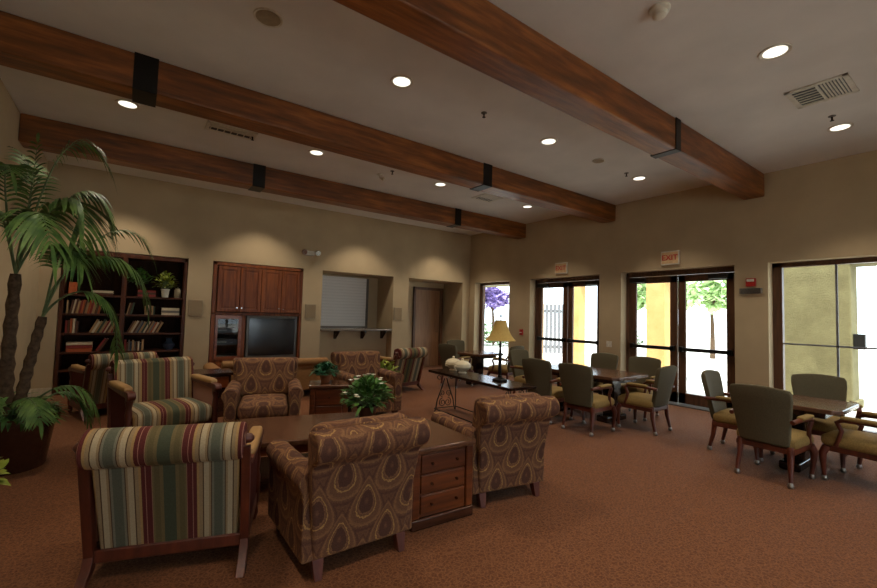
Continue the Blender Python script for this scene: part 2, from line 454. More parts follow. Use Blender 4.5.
def window(n, a, b, z0, vb, hb, label):
    fr = MB(); w_ = .12
    fr.box(XFR, XFR+.1, a, a+w_, z0, HEAD).box(XFR, XFR+.1, b-w_, b, z0, HEAD).box(XFR, XFR+.1, a, b, HEAD-.07, HEAD).box(XFR, XFR+.1, a, b, z0, z0+.08)
    root = struct(fr.build('window_%d' % n, DOORW, bevel=.005), label)
    mu = MB()
    for y in vb: mu.box(XFR+.03, XFR+.06, y-.012, y+.012, z0+.08, HEAD-.07)
    for z in hb: mu.box(XFR+.03, XFR+.06, a+w_, b-w_, z-.012, z+.012)
    if vb or hb: struct(mu.build('muntin_bars', FENCE, root))
    struct(box(XFR+.044, XFR+.05, a+w_, b-w_, z0+.08, HEAD-.07).build('glass_pane', GLASS, root))
window(1, .26, 2.235, 0, [1.50, .80], [1.20], 'large window with thin bars at the right')
window(2, 7.744, 9.10, 0, [], [], 'narrow window beside the far corner')

m = MB().box(FO[0], FO[1], YF-.2, YF-.1, FO[2], FO[2]+.08).box(FO[0], FO[1], YF-.2, YF-.1, FO[3]-.08, FO[3])  # unseen window, added to let soft fill light reach ceiling and chair backs
for k in range(5): xx = FO[0]+(FO[1]-FO[0]-.08)*k/4; m.box(xx, xx+.08, YF-.2, YF-.1, FO[2], FO[3])
wf_ = struct(m.build('window_3', DOORW, bevel=.005), 'wide unseen window behind the camera, added for fill light')
struct(box(FO[0], FO[1], YF-.155, YF-.15, FO[2]+.08, FO[3]-.08).build('glass_pane', GLASS, wf_))
# ------------------------------------------------------------------ outside
struct(MB().box(XO, 60, -30, 50, -.14, -.02).box(-30, XO, -30, YF-.3, -.14, -.02).build('ground', PAVE), 'pale patio paving outside')
def column(y0, y1, x0, x1, mat, label, z1=3.6):
    o = MB().box(x0, x1, y0, y1, -.02, z1).build('stucco_column', mat, bevel=.03)
    struct(MB().box(x0-.05, x1+.05, y0-.05, y1+.05, -.02, .14).build('column_base', mat, o, bevel=.02))
    struct(o, label)
column(1.76, 3.20, 10.6, 11.15, STUCCO_SHADED, 'wide stucco pier outside the right window')
column(5.08, 5.55, 10.6, 11.1, STUCCO, 'yellow stucco column outside the nearer doors')
column(7.55, 7.85, 10.6, 10.95, STUCCO, 'yellow stucco column outside the further doors')
column(9.25, 9.6, 10.6, 11.1, STUCCO, 'yellow stucco column left of the further doors')
struct(box(10.6, 11.1, -3, 14, 2.62, 3.6).build('arcade_header', STUCCO_SHADED, bevel=.03))
tag(MB().box(10.7, 10.85, 1.60, 1.76, 1.08, 1.36).build('wall_sconce', BLACKP, bevel=.01), 'small dark sconce on the stucco pier outside the right window', 'outdoor light')
def tree(name, x, y, h, r, mat, label, n=900, lw=.28):
    t = thing(name, label, 'tree', (x, y, -.02))
    tr = MB().tube([(0, 0, 0), (.05, .02, h*.35), (-.03, .04, h*.6)], [.11, .08, .05])
    for k in range(5):
        a = k*1.26; tr.tube([(0, .02, h*.5), (r*.4*math.cos(a), r*.4*math.sin(a), h*.68)], [.045, .02], 6)
    tr.build('trunk', TRUNK, t, smooth=True)
    f = MB(); rr = random.Random(h*10+x)
    for i in range(n):
        while True:
            q = Vector((rr.uniform(-1, 1), rr.uniform(-1, 1), rr.uniform(-1, 1)))
            if .35 < q.length < 1: break
        p = Vector((q.x*r, q.y*r, h*.72+q.z*r*.75))
        f.leaf(p, (rr.uniform(-1, 1), rr.uniform(-1, 1), rr.uniform(-.8, .5)), (rr.uniform(-.5, .5), rr.uniform(-.5, .5), 1), lw*1.4, lw, .1, 2)
    f.build('foliage', mat, t, recalc=False); return t
tree('patio_tree', 17.5, 9.7, 3.9, .95, TREEG, 'small green tree outside left of the nearer doors')
tree('patio_tree', 20, 7.6, 4.0, .95, TREEG, 'green tree seen through the right leaf of the nearer doors', 420)
tree('patio_tree', 22.5, 10.2, 4.1, .9, TREEG, 'green tree further off behind the nearer doors')
tree('purple_leaf_tree', 17, 17.9, 3.7, .85, PURPLE, 'purple leaved tree outside the corner window', 420)
def shrub(name, x, y, r, h, mat, label, n=420):
    t = thing(name, label, 'shrub', (x, y, -.02)); rr = random.Random(x*7+y); f = MB(); st = MB()
    for k in range(6): st.tube([(0, 0, 0), (rr.uniform(-.4, .4)*r, rr.uniform(-.4, .4)*r, h*.6)], [.02, .008], 5)
    for i in range(n):
        a = rr.uniform(0, 2*PI); q = math.sqrt(rr.random())*r; z = h*rr.uniform(.1, 1)*(1-.5*(q/r)**2)
        f.leaf((q*math.cos(a), q*math.sin(a), z), (math.cos(a), math.sin(a), rr.uniform(-.2, .8)), (rr.uniform(-.3, .3), rr.uniform(-.3, .3), 1), .26, .16, .2, 2)
    st.build('stems', TRUNK, t); f.build('foliage', mat, t, recalc=False)
shrub('patio_shrub', 15.6, 16.4, 1.0, 1.2, LEAFA, 'low green shrub under the purple tree')
shrub('patio_shrub', 24.5, 14, .8, 1.0, LEAFA, 'low shrub beyond the yellow column')
g = thing('patio_gate', 'grey slatted gate outside the further doors', 'gate', (14, 11.1, -.02), math.radians(-35))
m = MB()
for k in range(11): m.box(-.9+k*.17, -.78+k*.17, -.02, .02, .1, 2.1)
m.build('slats', FENCE, g)
MB().box(-1, 1.05, .02, .06, .3, .42).box(-1, 1.05, .02, .06, 1.75, 1.87).build('rails', FENCE, g)
for sx in (-1.04, 1.07): MB().box(sx-.05, sx+.05, -.06, .06, 0, 2.2).build('post', FENCE, g)

# ------------------------------------------------------------------ ceiling fixtures
def downlight(x, y, label):
    t = thing('downlight', label, 'ceiling light', (x, y, H), 0, 'recessed ceiling downlights')
    MB().lathe([(.085, -.004), (.115, -.01), (.118, 0), (.085, 0)], n=28, cap=False).build('trim_ring', WHITEP, t, smooth=True)
    MB().lathe([(.088, -.006), (.088, -.0015)], n=28).build('lens', LAMPE, t)
    ld = bpy.data.lights.new('downlight_lamp', 'SPOT'); ld.energy = LAMP_POWER; ld.spot_size = math.radians(104); ld.spot_blend = .55
    ld.shadow_soft_size = .07; ld.color = (1, .86, .68)
    lo = bpy.data.objects.new('downlight_lamp', ld); COL.objects.link(lo); lo.parent = t; lo.location = (0, 0, -.03)
LX = [-.16, 2.10, 4.39, 6.69]; LY = [-1.27, 1.17, 3.62, 6.06, 8.52]
cn = ['leftmost of its row', 'second from left of its row', 'third from left of its row', 'rightmost of its row']
rn = {1.17: 'in front of the nearest beam', 3.62: 'behind the nearest beam', 6.06: 'behind the middle beam', 8.52: 'between the far beam and the back wall', -1.27: 'behind the camera'}
for y in LY:
    for i, x in enumerate(LX): downlight(x, y, 'glowing downlight, %s, %s' % (cn[i], rn[y]))

def vent(x, y, sx, sy, label):
    t = thing('ceiling_vent', label, 'vent', (x, y, H), -PI/2, 'ceiling air vents')
    f = MB(); a, b = sx/2, sy/2
    f.box(-a, a, -b, -b+.045, -.012, 0).box(-a, a, b-.045, b, -.012, 0).box(-a, -a+.045, -b, b, -.012, 0).box(a-.045, a, -b, b, -.012, 0).box(-.012, .012, -b, b, -.012, 0)
    f.build('frame', WHITEP, t, bevel=.003)
    box(-a+.04, a-.04, -b+.04, b-.04, -.004, -.001).build('backing', BLACKP, t)
    s = MB(); n = 7
    for k in range(n):
        yy = -b+.06+(2*b-.12)*k/(n-1); s.box(-a+.045, -.012, yy-.005, yy+.005, -.012, -.004)
    for k in range(n):
        xx = .035+(a-.095)*k/(n-1); s.box(xx-.006, xx+.006, -b+.045, b-.045, -.014, -.004)
    s.build('louvres', WHITEP, t)
vent(5.52, 1.10, .48, .5, 'square louvred air vent in the bay nearest the camera')
vent(.95, 6.06, .3, .6, 'louvred air vent seen below the middle beam at left')
vent(5.61, 6.15, .4, .5, 'louvred air vent beyond the middle beam strap at right')
def ceil_disc(name, x, y, r, mat, label, cat):
    t = thing(name, label, cat, (x, y, H))
    MB().lathe([(r*.85, -.006), (r, -.012), (r+.004, 0), (r*.85, 0)], n=28, cap=False).build('rim', mat, t, smooth=True)
    MB().lathe([(r*.86, -.008), (r*.86, -.001)], n=28).build('grille', SPKG if mat is WHITEP else mat, t)
ceil_disc('ceiling_speaker', .77, 3.5, .11, WHITEP, 'round ceiling speaker at upper left', 'speaker')
ceil_disc('ceiling_speaker', 5.5, 3.6, .09, WHITEP, 'round ceiling speaker behind the nearest beam at right', 'speaker')
def sprinkler(x, y, label):
    t = thing('sprinkler', label, 'sprinkler', (x, y, H), 0, 'ceiling sprinklers')
    MB().lathe([(.035, 0), (.035, -.006), (.015, -.012)], n=14).build('escutcheon', SILVER, t, smooth=True)
    MB().lathe([(.009, -.012), (.009, -.05), (.02, -.052), (.02, -.056)], n=10).build('head', IRON, t, smooth=True)
for x, y, l in ((3.19, 3.58, 'small sprinkler head behind the nearest beam'), (3.37, 6.02, 'small sprinkler head under the middle beam, centre'), (1.21, 6.06, 'small sprinkler head left of the second downlight'), (6.26, 1.16, 'sprinkler head beside the rightmost near downlight'), (6.3, 3.62, 'sprinkler head near the rightmost downlight by the doors')): sprinkler(x, y, l)
t = thing('smoke_detector', 'pale smoke detector at the top of the ceiling', 'smoke detector', (3.11, 1.53, H))
MB().lathe([(.075, 0), (.075, -.02), (.06, -.03)], n=24).build('base', WHITEP, t, smooth=True)
MB().lathe([(.055, -.03), (.05, -.06), (.03, -.075)], n=24).build('sensor_housing', WHITEP, t, smooth=True)
t = thing('track_spotlight', 'small white adjustable spotlight under the far bay', 'spotlight', (3.29, 6.3, H))
MB().lathe([(.05, 0), (.05, -.02)], n=16).build('mount', WHITEP, t)
MB().tube([(0, 0, -.02), (0, 0, -.06), (.05, -.05, -.09)], [.012, .012, .035], 12).build('head', WHITEP, t, smooth=True)

# ------------------------------------------------------------------ wall fixtures
def exit_sign(y, z, label):
    t = thing('exit_sign', label, 'exit sign', (XR, y, z), 0, 'exit signs over the doors')
    box(-.05, 0, -.16, .16, -.125, .125).build('housing', WHITEP, t, bevel=.008)
    box(-.054, -.05, -.145, .145, -.105, .105).build('face_plate', SIGNF, t)
    text_mesh('EXIT', .135, 'lettering', REDP, t, (-.056, 0, 0), (PI/2, 0, -PI/2))
exit_sign(6.09, 2.64, 'white EXIT sign over the further glazed doors')
exit_sign(3.68, 2.65, 'white EXIT sign over the nearer glazed doors')
t = thing('fire_alarm_strobe', 'red fire alarm strobe on the wall beside the right window', 'fire alarm', (XR, 2.45, 2.145))
box(-.045, 0, -.065, .065, -.065, .065).build('housing', REDP, t, bevel=.008)
box(-.06, -.045, -.05, .05, .01, .05).build('strobe_lens', WHITEP, t, bevel=.006)
t = thing('horn_plate', 'long grey horn grille mounted below the red strobe', 'alarm horn', (XR, 2.455, 2.01))
box(-.04, 0, -.15, .15, -.045, .045).build('housing', GREYP, t, bevel=.006)
m = MB()
for k in range(4): m.box(-.044, -.04, -.13, .13, -.033+k*.02, -.024+k*.02)
m.build('slots', BLACKP, t)
t = thing('fire_pull_station', 'small red fire pull station beside the corner window', 'fire alarm', (XR, 7.28, 1.13))
box(-.04, 0, -.05, .05, -.07, .07).build('housing', REDP, t, bevel=.006)
box(-.052, -.04, -.035, .035, -.02, .0).build('pull_handle', WHITEP, t, bevel=.003)
t = thing('light_switch', 'white light switch between the two pairs of doors', 'switch', (XR, 4.90, 1.0))
box(-.008, 0, -.06, .06, -.06, .06).build('plate', WHITEP, t, bevel=.003)
for s in (-.025, .025): box(-.014, -.008, s-.012, s+.012, -.03, .03).build('rocker', WHITEP, t, bevel=.002)
for x, l in ((1.0, 'square wall speaker between bookcase and television cabinet'), (3.25, 'square wall speaker left of the shuttered counter'), (5.52, 'square wall speaker between the counter and the door niche')):
    t = thing('wall_speaker', l, 'speaker', (x, YB, 1.5), 0, 'square wall speakers')
    box(-.12, .12, -.02, 0, -.16, .16).build('frame', SPKG, t, bevel=.004)
    box(-.105, .105, -.024, -.02, -.145, .145).build('grille', m_plain('grille', rgb(144, 126, 100), .9, 0, .1, .3, 300) if x < 2 else bpy.data.materials['grille'], t)
t = thing('emergency_light', 'twin-headed emergency light high on the back wall', 'emergency light', (3.17, YB, 2.8))
box(-.10, .10, -.07, 0, -.05, .05).build('housing', WHITEP, t, bevel=.012)
for s in (-.14, .14):
    h_ = MB().tube([(s*.7, -.05, .02), (s, -.09, .02), (s*1.1, -.15, .0)], [.02, .055, .06], 14).build('lamp_head', CHROME, t, smooth=True)

# ------------------------------------------------------------------ back wall: shutter counter, door niche
t = thing('roller_shutter', 'closed grey roller shutter above the counter', 'shutter', (3.50, YB+.84, 1.1))
box(.0, 1.5, -.06, 0, 0, 1.3).build('curtain', SHUT, t)
box(1.5, 1.56, -.08, 0, 0, 1.3).build('guide_rail', SILVER, t)
box(.0, 1.56, -.07, -.06, 0, .05).build('bottom_bar', SILVER, t)
t = thing('counter_shelf', 'dark counter shelf spanning the shuttered niche', 'counter', (3.50, YB, 1.06))
box(.002, 1.868, -.03, .78, 0, .045).build('counter_top', COUNTER, t, bevel=.008)
for x in (.45, 1.15, 1.7): MB().prism([(.02, 0), (.02, -.03), (.22, -.2), (.26, -.2), (.26, 0)], 'x', x-.025, x+.025).build('bracket', ESPR, t)
box(3.50, 5.37, YB+.28, YB+.3, 0, 1.06).build('trim_1', WALL); struct(bpy.data.objects['trim_1'])
root = struct(MB().box(6.55, 6.62, YB+.84, YB+.9, 0, 2.3).box(7.47, 7.57, YB+.8, YB+.9, 0, 2.3).box(6.55, 7.57, YB+.84, YB+.9, 2.22, 2.3).build('door_3', DOORW, bevel=.004), 'brown interior door in the niche beside the corner')
lf = struct(box(6.62, 7.47, YB+.85, YB+.9, .01, 2.22).build('door_leaf', BROWND, root, bevel=.004))
struct(MB().tube([(7.39, YB+.85, 1.0), (7.39, YB+.80, 1.0), (7.30, YB+.80, 1.0)], .011).build('door_handle', CHROME, lf, smooth=True))

# ------------------------------------------------------------------ bookcase
bk = thing('bookcase', 'tall dark wooden bookcase built into the back wall', 'bookcase', (-.97, YB, 0))
BW, BH, BD = 1.80, 2.43, .42
m = MB().box(0, .05, -.01, BD, 0, BH).box(BW-.05, BW, -.01, BD, 0, BH).box(0, BW, -.01, BD, BH-.07, BH).box(0, BW, .0, BD, 0, .1)
m.build('case', BOOKW, bk, bevel=.004)
box(.04, BW-.04, BD-.02, BD-.004, .1, BH-.05).build('back_panel', BACKP, bk)
box(.81, .88, -.015, BD-.02, .1, BH-.06).build('divider', BOOKW, bk, bevel=.004)
SH = [.1, .40, .70, 1.02, 1.35, 1.68]
for z in SH:
    for a, b in ((.05, .81), (.88, BW-.05)): box(a, b, .01, BD-.02, z-.03, z).build('shelf', BOOKW, bk)
BCOL = {'tan': rgb(166, 130, 86), 'red': rgb(134, 40, 28), 'brown': rgb(92, 54, 32), 'cream': rgb(206, 190, 158), 'black': rgb(36, 32, 30), 'blue': rgb(52, 66, 84), 'orange': rgb(176, 84, 36), 'grey': rgb(118, 112, 104), 'green': rgb(58, 70, 48)}
BM = {k: m_plain('book cover ' + k, c, .6) for k, c in BCOL.items()}
PAGE = m_plain('book pages', rgb(214, 202, 174), .9)
def book(x, z, wd, ht, dp, col, lean=0, flat=0, yaw=0, label='', group=None, y=None):
    t = thing('book', label, 'book', (x, YB+.03 if y is None else y, z), yaw, group)
    if flat:
        c = MB().box(0, ht, 0, dp, 0, .004).box(0, ht, 0, dp, wd-.004, wd).box(0, ht, 0, .005, 0, wd)
        p = box(.006, ht-.006, .005, dp-.006, .004, wd-.004)
    else:
        c = MB().box(0, .004, 0, dp, 0, ht).box(wd-.004, wd, 0, dp, 0, ht).box(0, wd, 0, .005, 0, ht)
        p = box(.004, wd-.004, .005, dp-.006, .006, ht-.006)
        t.rotation_euler = (0, lean, yaw)
    c.build('cover', BM[col], t); p.build('pages', PAGE, t)
    return t
rb = random.Random(3); oname = ['first', 'second', 'third', 'fourth', 'fifth', 'sixth', 'seventh', 'eighth', 'ninth', 'tenth', 'eleventh', 'twelfth', 'thirteenth', 'fourteenth', 'fifteenth', 'sixteenth']
def row(x0, x1, z, cols, lean_from, shelf, grp, lean=.3, hmax=.25):
    x = x0; prev = None
    for i, c in enumerate(cols):
        wd = rb.uniform(.02, .036); ht = rb.uniform(hmax-.06, hmax); L = 0
        if lean_from is not None and i >= lean_from: L = lean
        nx = x
        if L:
            if prev is not None and not prev: nx = x+.01
        ext = wd if not L else wd/math.cos(L)
        if nx + ext + (ht*math.sin(L) if L else 0) > x1: break
        zz = z if not L else z + wd*math.sin(L)
        book(nx, zz, wd, ht, rb.uniform(.16, .2), c, L, 0, 0,
             '%s %s book, %s from the left on the %s' % ('leaning' if L else 'upright', c, oname[i], shelf), grp)
        x = nx + ext + .003; prev = L
X0 = -.97
row(X0+.09, X0+.80, SH[4], ['tan', 'brown', 'cream', 'brown', 'tan', 'red', 'orange', 'brown', 'tan', 'orange', 'red', 'tan', 'brown', 'orange'], 1, 'upper left shelf', 'books on the upper left shelf', .16)
row(X0+.09, X0+.40, SH[3], ['red', 'brown', 'orange', 'cream', 'brown'], None, 'middle left shelf', 'books on the middle left shelf')
def row2(x0, x1, z, cols, first, shelf, grp, lean):
    x = x0
    for i, c in enumerate(cols):
        wd = rb.uniform(.018, .032); ht = rb.uniform(.2, .25)
        if x + wd/math.cos(lean) + ht*math.sin(lean) > x1: break
        book(x, z + wd*math.sin(lean), wd, ht, rb.uniform(.16, .2), c, lean, 0, 0, 'leaning %s book, %s from the left on the %s' % (c, oname[first+i], shelf), grp)
        x += wd/math.cos(lean)+.003
row2(X0+.40, X0+.81, SH[3], ['tan', 'cream', 'tan', 'green', 'tan', 'red', 'cream', 'brown', 'tan', 'red'], 5, 'middle left shelf', 'books on the middle left shelf', .42)
row2(X0+.90, X0+1.16, SH[4], ['tan', 'brown', 'green'], 0, 'upper right shelf', 'books on the upper right shelf', .2)
row(X0+1.17, X0+1.40, SH[4], ['tan', 'cream', 'brown', 'tan', 'green'], None, 'upper right shelf beside the flat pile', 'books on the upper right shelf', 0, .2)
for i, (c, h_) in enumerate((('cream', .045), ('grey', .04), ('cream', .05))):
    book(X0+1.43, SH[4]+[0, .046, .087][i], h_, .28, .2, c, 0, 1, 0, '%s book lying %s in the flat pile, upper right shelf' % (c, ['lowest', 'in the middle', 'topmost'][i]), 'flat pile on the upper right shelf')
row2(X0+.92, X0+1.74, SH[3], ['brown', 'tan', 'cream', 'brown', 'grey', 'blue', 'tan', 'green', 'cream', 'brown', 'tan', 'grey', 'orange', 'cream', 'brown', 'tan'], 0, 'middle right shelf', 'books on the middle right shelf', .42)
row(X0+.90, X0+1.32, SH[2], ['red', 'brown', 'grey', 'blue', 'tan', 'grey', 'brown', 'cream', 'black', 'tan'], None, 'lower right shelf', 'books on the lower right shelf', 0, .2)
for i, (c, h_, z) in enumerate((('orange', .06, 0), ('red', .05, .062), ('cream', .05, .114))):
    book(X0+.12, SH[2]+z, h_, .34, .24, c, 0, 1, 0, '%s book lying %s in the flat pile, lower left shelf' % (c, ['lowest', 'in the middle', 'topmost'][i]), 'flat pile on the lower left shelf')
row2(X0+.50, X0+.80, SH[2], ['red', 'brown'], 0, 'lower left shelf', 'books on the lower left shelf', .5)
for i, (c, h_) in enumerate((('red', .04), ('brown', .035), ('red', .04))):
    book(X0+1.05, SH[5]+[0, .042, .079][i], h_, .27, .2, c, 0, 1, 0, '%s book lying %s in the flat pile, top right shelf' % (c, ['lowest', 'in the middle', 'topmost'][i]), 'flat pile on the top right shelf')
for i, (c, h_) in enumerate((('brown', .035), ('cream', .04))):
    book(X0+.40, SH[5]+[0, .037][i], h_, .3, .2, c, 0, 1, 0, '%s book lying %s on the top left shelf' % (c, ['below', 'on top'][i]), 'books on the top left shelf')
t = tag(box(0, .1, 0, .16, 0, .2).build('bookend_box', BM['orange'], bevel=.004, loc=(X0+.1, YB+.05, SH[5])), 'brown box standing on the top left shelf', 'box')
t = thing('storage_jar', 'small white jar on the right of the top right shelf', 'jar', (X0+1.67, YB+.14, SH[5]))
MB().lathe([(.045, 0), (.055, .02), (.055, .15), (.04, .17)], n=18).build('jar_body', CERAM, t, smooth=True)
MB().lathe([(.042, .17), (.042, .185), (.012, .19), (.012, .205)], n=18).build('lid', CERAM, t, smooth=True)
t = tag(MB().lathe([(.05, 0), (.09, .05), (.10, .10), (.05, .16), (.045, .2), (.06, .22)], n=20).build('dark_vase', BM['blue'], smooth=True, loc=(X0+1.58, YB+.16, SH[2])), 'dark round vase on the lower right shelf', 'vase')

def foliage_plant(name, loc, label, pot_r, pot_h, spread, height, mat, n, lsz, seed, potmat=POTLIT, flowers=0, droop=.3, cat='plant', group=None, leafw=.45):
    t = thing(name, label, cat, loc, 0, group); rr = random.Random(seed)
    MB().lathe([(pot_r*.72, 0), (pot_r*.95, pot_h*.85), (pot_r*1.05, pot_h*.86), (pot_r*1.05, pot_h), (pot_r*.9, pot_h), (pot_r*.88, pot_h*.85)], n=22, cap=True).build('pot', potmat, t, smooth=True)
    f = MB(); st = MB(); fl = MB()
    for i in range(n):
        a = rr.uniform(0, 2*PI); q = rr.random()**.6; up = rr.uniform(0, 1)
        el = math.radians(rr.uniform(5, 85)); k = rr.uniform(.55, 1)
        e = Vector((math.cos(a)*math.cos(el)*spread*k, math.sin(a)*math.cos(el)*spread*k, pot_h*.9+(height-pot_h)*(.12+.88*math.sin(el))*k))
        b = Vector((0, 0, pot_h*.9))
        if i % 3 == 0: st.tube([b, b.lerp(e, .5)+Vector((0, 0, .02)), e], [.004, .003, .002], 4)
        d = (e-b).normalized()
        f.leaf(e-d*lsz*.3, d+Vector((rr.uniform(-.7, .7), rr.uniform(-.7, .7), rr.uniform(-.5, .3))), (rr.uniform(-.4, .4), rr.uniform(-.4, .4), 1), lsz*rr.uniform(.7, 1.2), lsz*leafw*rr.uniform(.8, 1.2), droop, 3)
    st.build('stems', PALMST, t); f.build('foliage', mat, t, smooth=True, recalc=False)
    for i in range(flowers):
        a = rr.uniform(0, 2*PI); el = math.radians(rr.uniform(15, 80)); fb = MB()
        e = Vector((math.cos(a)*math.cos(el)*spread*1.02, math.sin(a)*math.cos(el)*spread*1.02, pot_h+(height-pot_h)*(.12+.9*math.sin(el))))
        for k in range(5):
            an = k*2*PI/5; fb.leaf(e, (math.cos(an), math.sin(an), .5), (0, 0, 1), .03, .026, .1, 2)
        fb.build('flower', PETAL, t, recalc=False)
    return t
foliage_plant('trailing_houseplant', (X0+1.08, YB+.13, SH[5]+.12), 'leafy plant on the flat books, left of two on the top right shelf', .06, .1, .19, .42, LEAFA, 130, .09, 5, POT)
foliage_plant('trailing_houseplant', (X0+1.47, YB+.10, SH[5]), 'pale yellow-green plant on the right of the top right shelf', .07, .16, .2, .5, LEAFC, 150, .09, 6, WHITEP)

# ------------------------------------------------------------------ television cabinet
tv = thing('media_cabinet', 'tall cherry wood media cabinet recessed in the back wall', 'cabinet', (1.276, YB, 0))
CW, CH = 1.77, 2.43
MB().box(0, .07, -.012, .45, 0, CH).box(CW-.05, CW, -.012, .45, 0, CH).box(0, CW, -.012, .45, CH-.06, CH).box(0, CW, 0, .45, 0, .1).box(0, CW, -.012, .45, 1.38, 1.43).box(0, CW, -.005, .45, .42, .47).box(.56, .63, -.01, .45, .1, 1.4).build('carcass', CHERRY, tv, bevel=.004)
box(.05, CW-.04, .43, .447, .1, CH-.03).build('back_panel', BACKP, tv)
def panel_door(x0, x1, z0, z1, y, knob, par):
    d = MB().box(x0, x1, y-.02, y, z0, z1).build('door', CHERRY, par, bevel=.004)
    s = .065
    m = MB().box(x0, x0+s, y-.034, y-.02, z0, z1).box(x1-s, x1, y-.034, y-.02, z0, z1).box(x0+s, x1-s, y-.034, y-.02, z1-s, z1).box(x0+s, x1-s, y-.034, y-.02, z0, z0+s)
    m.build('stile_frame', CHERRY, d, bevel=.006)
    MB().frustum(((x0+x1)/2, 0), 0, 0, 0, 0, 0, 0) if 0 else None
    box(x0+s+.03, x1-s-.03, y-.03, y-.02, z0+s+.03, z1-s-.03).build('raised_panel', CHERRY, d, bevel=.009)
    k = MB().tube([(knob, y-.034, z0+.08), (knob, y-.05, z0+.08), (knob, y-.06, z0+.08)], [.006, .014, .012], 10).build('knob', CHROME, d, smooth=True)
xs = [.08, .49, .9, 1.31, 1.71]
for i in range(4): panel_door(xs[i]+.004, xs[i+1]-.004, 1.445, CH-.075, -.012, xs[i+1]-.045 if i % 2 == 0 else xs[i]+.045, tv)
d = MB().box(.075, .125, -.03, -.01, .48, 1.37).box(.5, .555, -.03, -.01, .48, 1.37).box(.125, .5, -.03, -.01, 1.30, 1.37).box(.125, .5, -.03, -.01, .48, .55).build('door', CHERRYX, tv, bevel=.004)
box(.125, .5, -.022, -.016, .55, 1.30).build('glass_pane', GLASS, d)
for z in (.75, 1.0): box(.07, .56, .02, .43, z, z+.02).build('shelf', DARKW, tv)
for x0, x1, k in ((.08, .56, .5), (.64, 1.71, .72)): panel_door(x0, x1, .11, .415, -.012, k, tv)
def component(z, h_, l):
    c = thing('audio_component', l, 'stereo', (1.276+.11, YB+.06, z))
    box(0, .4, 0, .3, 0, h_).build('housing', BLACKP, c, bevel=.004)
    MB().box(.03, .2, -.004, 0, h_*.4, h_*.7).build('display', SILVER, c)
component(.47, .1, 'black stereo unit at the bottom behind the glass door'); component(.77, .12, 'black stereo unit on the middle shelf behind the glass door'); component(1.02, .09, 'black stereo unit on the top shelf behind the glass door')
t = thing('television', 'large dark television set in the media cabinet', 'television', (1.276+.66, YB, .47))
box(0, 1.04, .02, .40, .004, .90).build('housing', SILVER, t, bevel=.012)
MB().rbox(.045, .995, .005, .06, .07, .86, .03, 6).build('screen', SCREEN, t, smooth=True)

# ------------------------------------------------------------------ upholstered patterned armchairs
def patterned(loc, rz, label):
    t = thing('patterned_armchair', label, 'armchair', loc, rz, 'patterned upholstered armchairs')
    # rolled back
    prof = [(-.26, .10), (-.33, .78), (-.355, .83)] + arc((-.435, .755), .085, 75, 250, 9) + [(-.415, .64), (-.335, .10)]
    wf = lambda p: .93+.20*max(0, min(1, (p[1]-.12)/.6))
    MB().prism(prof, 'x', -.318, .318, wf).build('backrest', DAMASK, t, bevel=.02, seg=3)
    for s in (-1, 1):
        c = (s*.315, .535)
        pr_ = [(s*.25, .10), (s*.25, .50)] + [(c[0]-s*.078*math.cos(math.radians(a)), c[1]+.068*math.sin(math.radians(a))) for a in range(10, 191, 20)] + [(s*.365, .47), (s*.36, .10)]
        MB().prism(pr_, 'y', -.33, .37).build('arm', DAMASK, t, bevel=.014, seg=3)
    box(-.26, .26, -.32, .36, .10, .30).build('seat_base', DAMASK, t, bevel=.012)
    MB().rbox(-.245, .245, -.22, .395, .30, .445, .05, 8, .025).build('seat_cushion', DAMASK, t, smooth=True)
    def lean(p): return Vector((p.x*(1+.12*(p.z-.44)), p.y-.20*(p.z-.44), p.z))
    MB().rbox(-.305, .305, -.30, -.15, .43, .85, .06, 8, 0, lean).build('back_cushion', DAMASK, t, smooth=True)
    for s in (-1, 1):
        MB().frustum((s*.285, .315), .022, .022, 0, .034, .034, .11).build('leg', FRAMEW, t, bevel=.004)
        MB().frustum((s*.268, -.335), .022, .022, 0, .034, .034, .11, (0, .03)).build('leg', FRAMEW, t, bevel=.004)
    return t
B = patterned((1.18, 2.66, 0), math.radians(0), 'patterned armchair seen from behind beside the large chest, front centre')
dup(B, (2.61, 2.78, 0), math.radians(-9), 'patterned armchair seen from behind on the right of the large chest')
dup(B, (1.31, 5.20, 0), face(-.26, -.97), 'patterned armchair facing the camera, left of the small two-drawer chest', None, 1.06)
dup(B, (2.86, 5.66, 0), face(-.05, -1), 'patterned armchair facing the camera behind the flowering plant', None, 1.06)

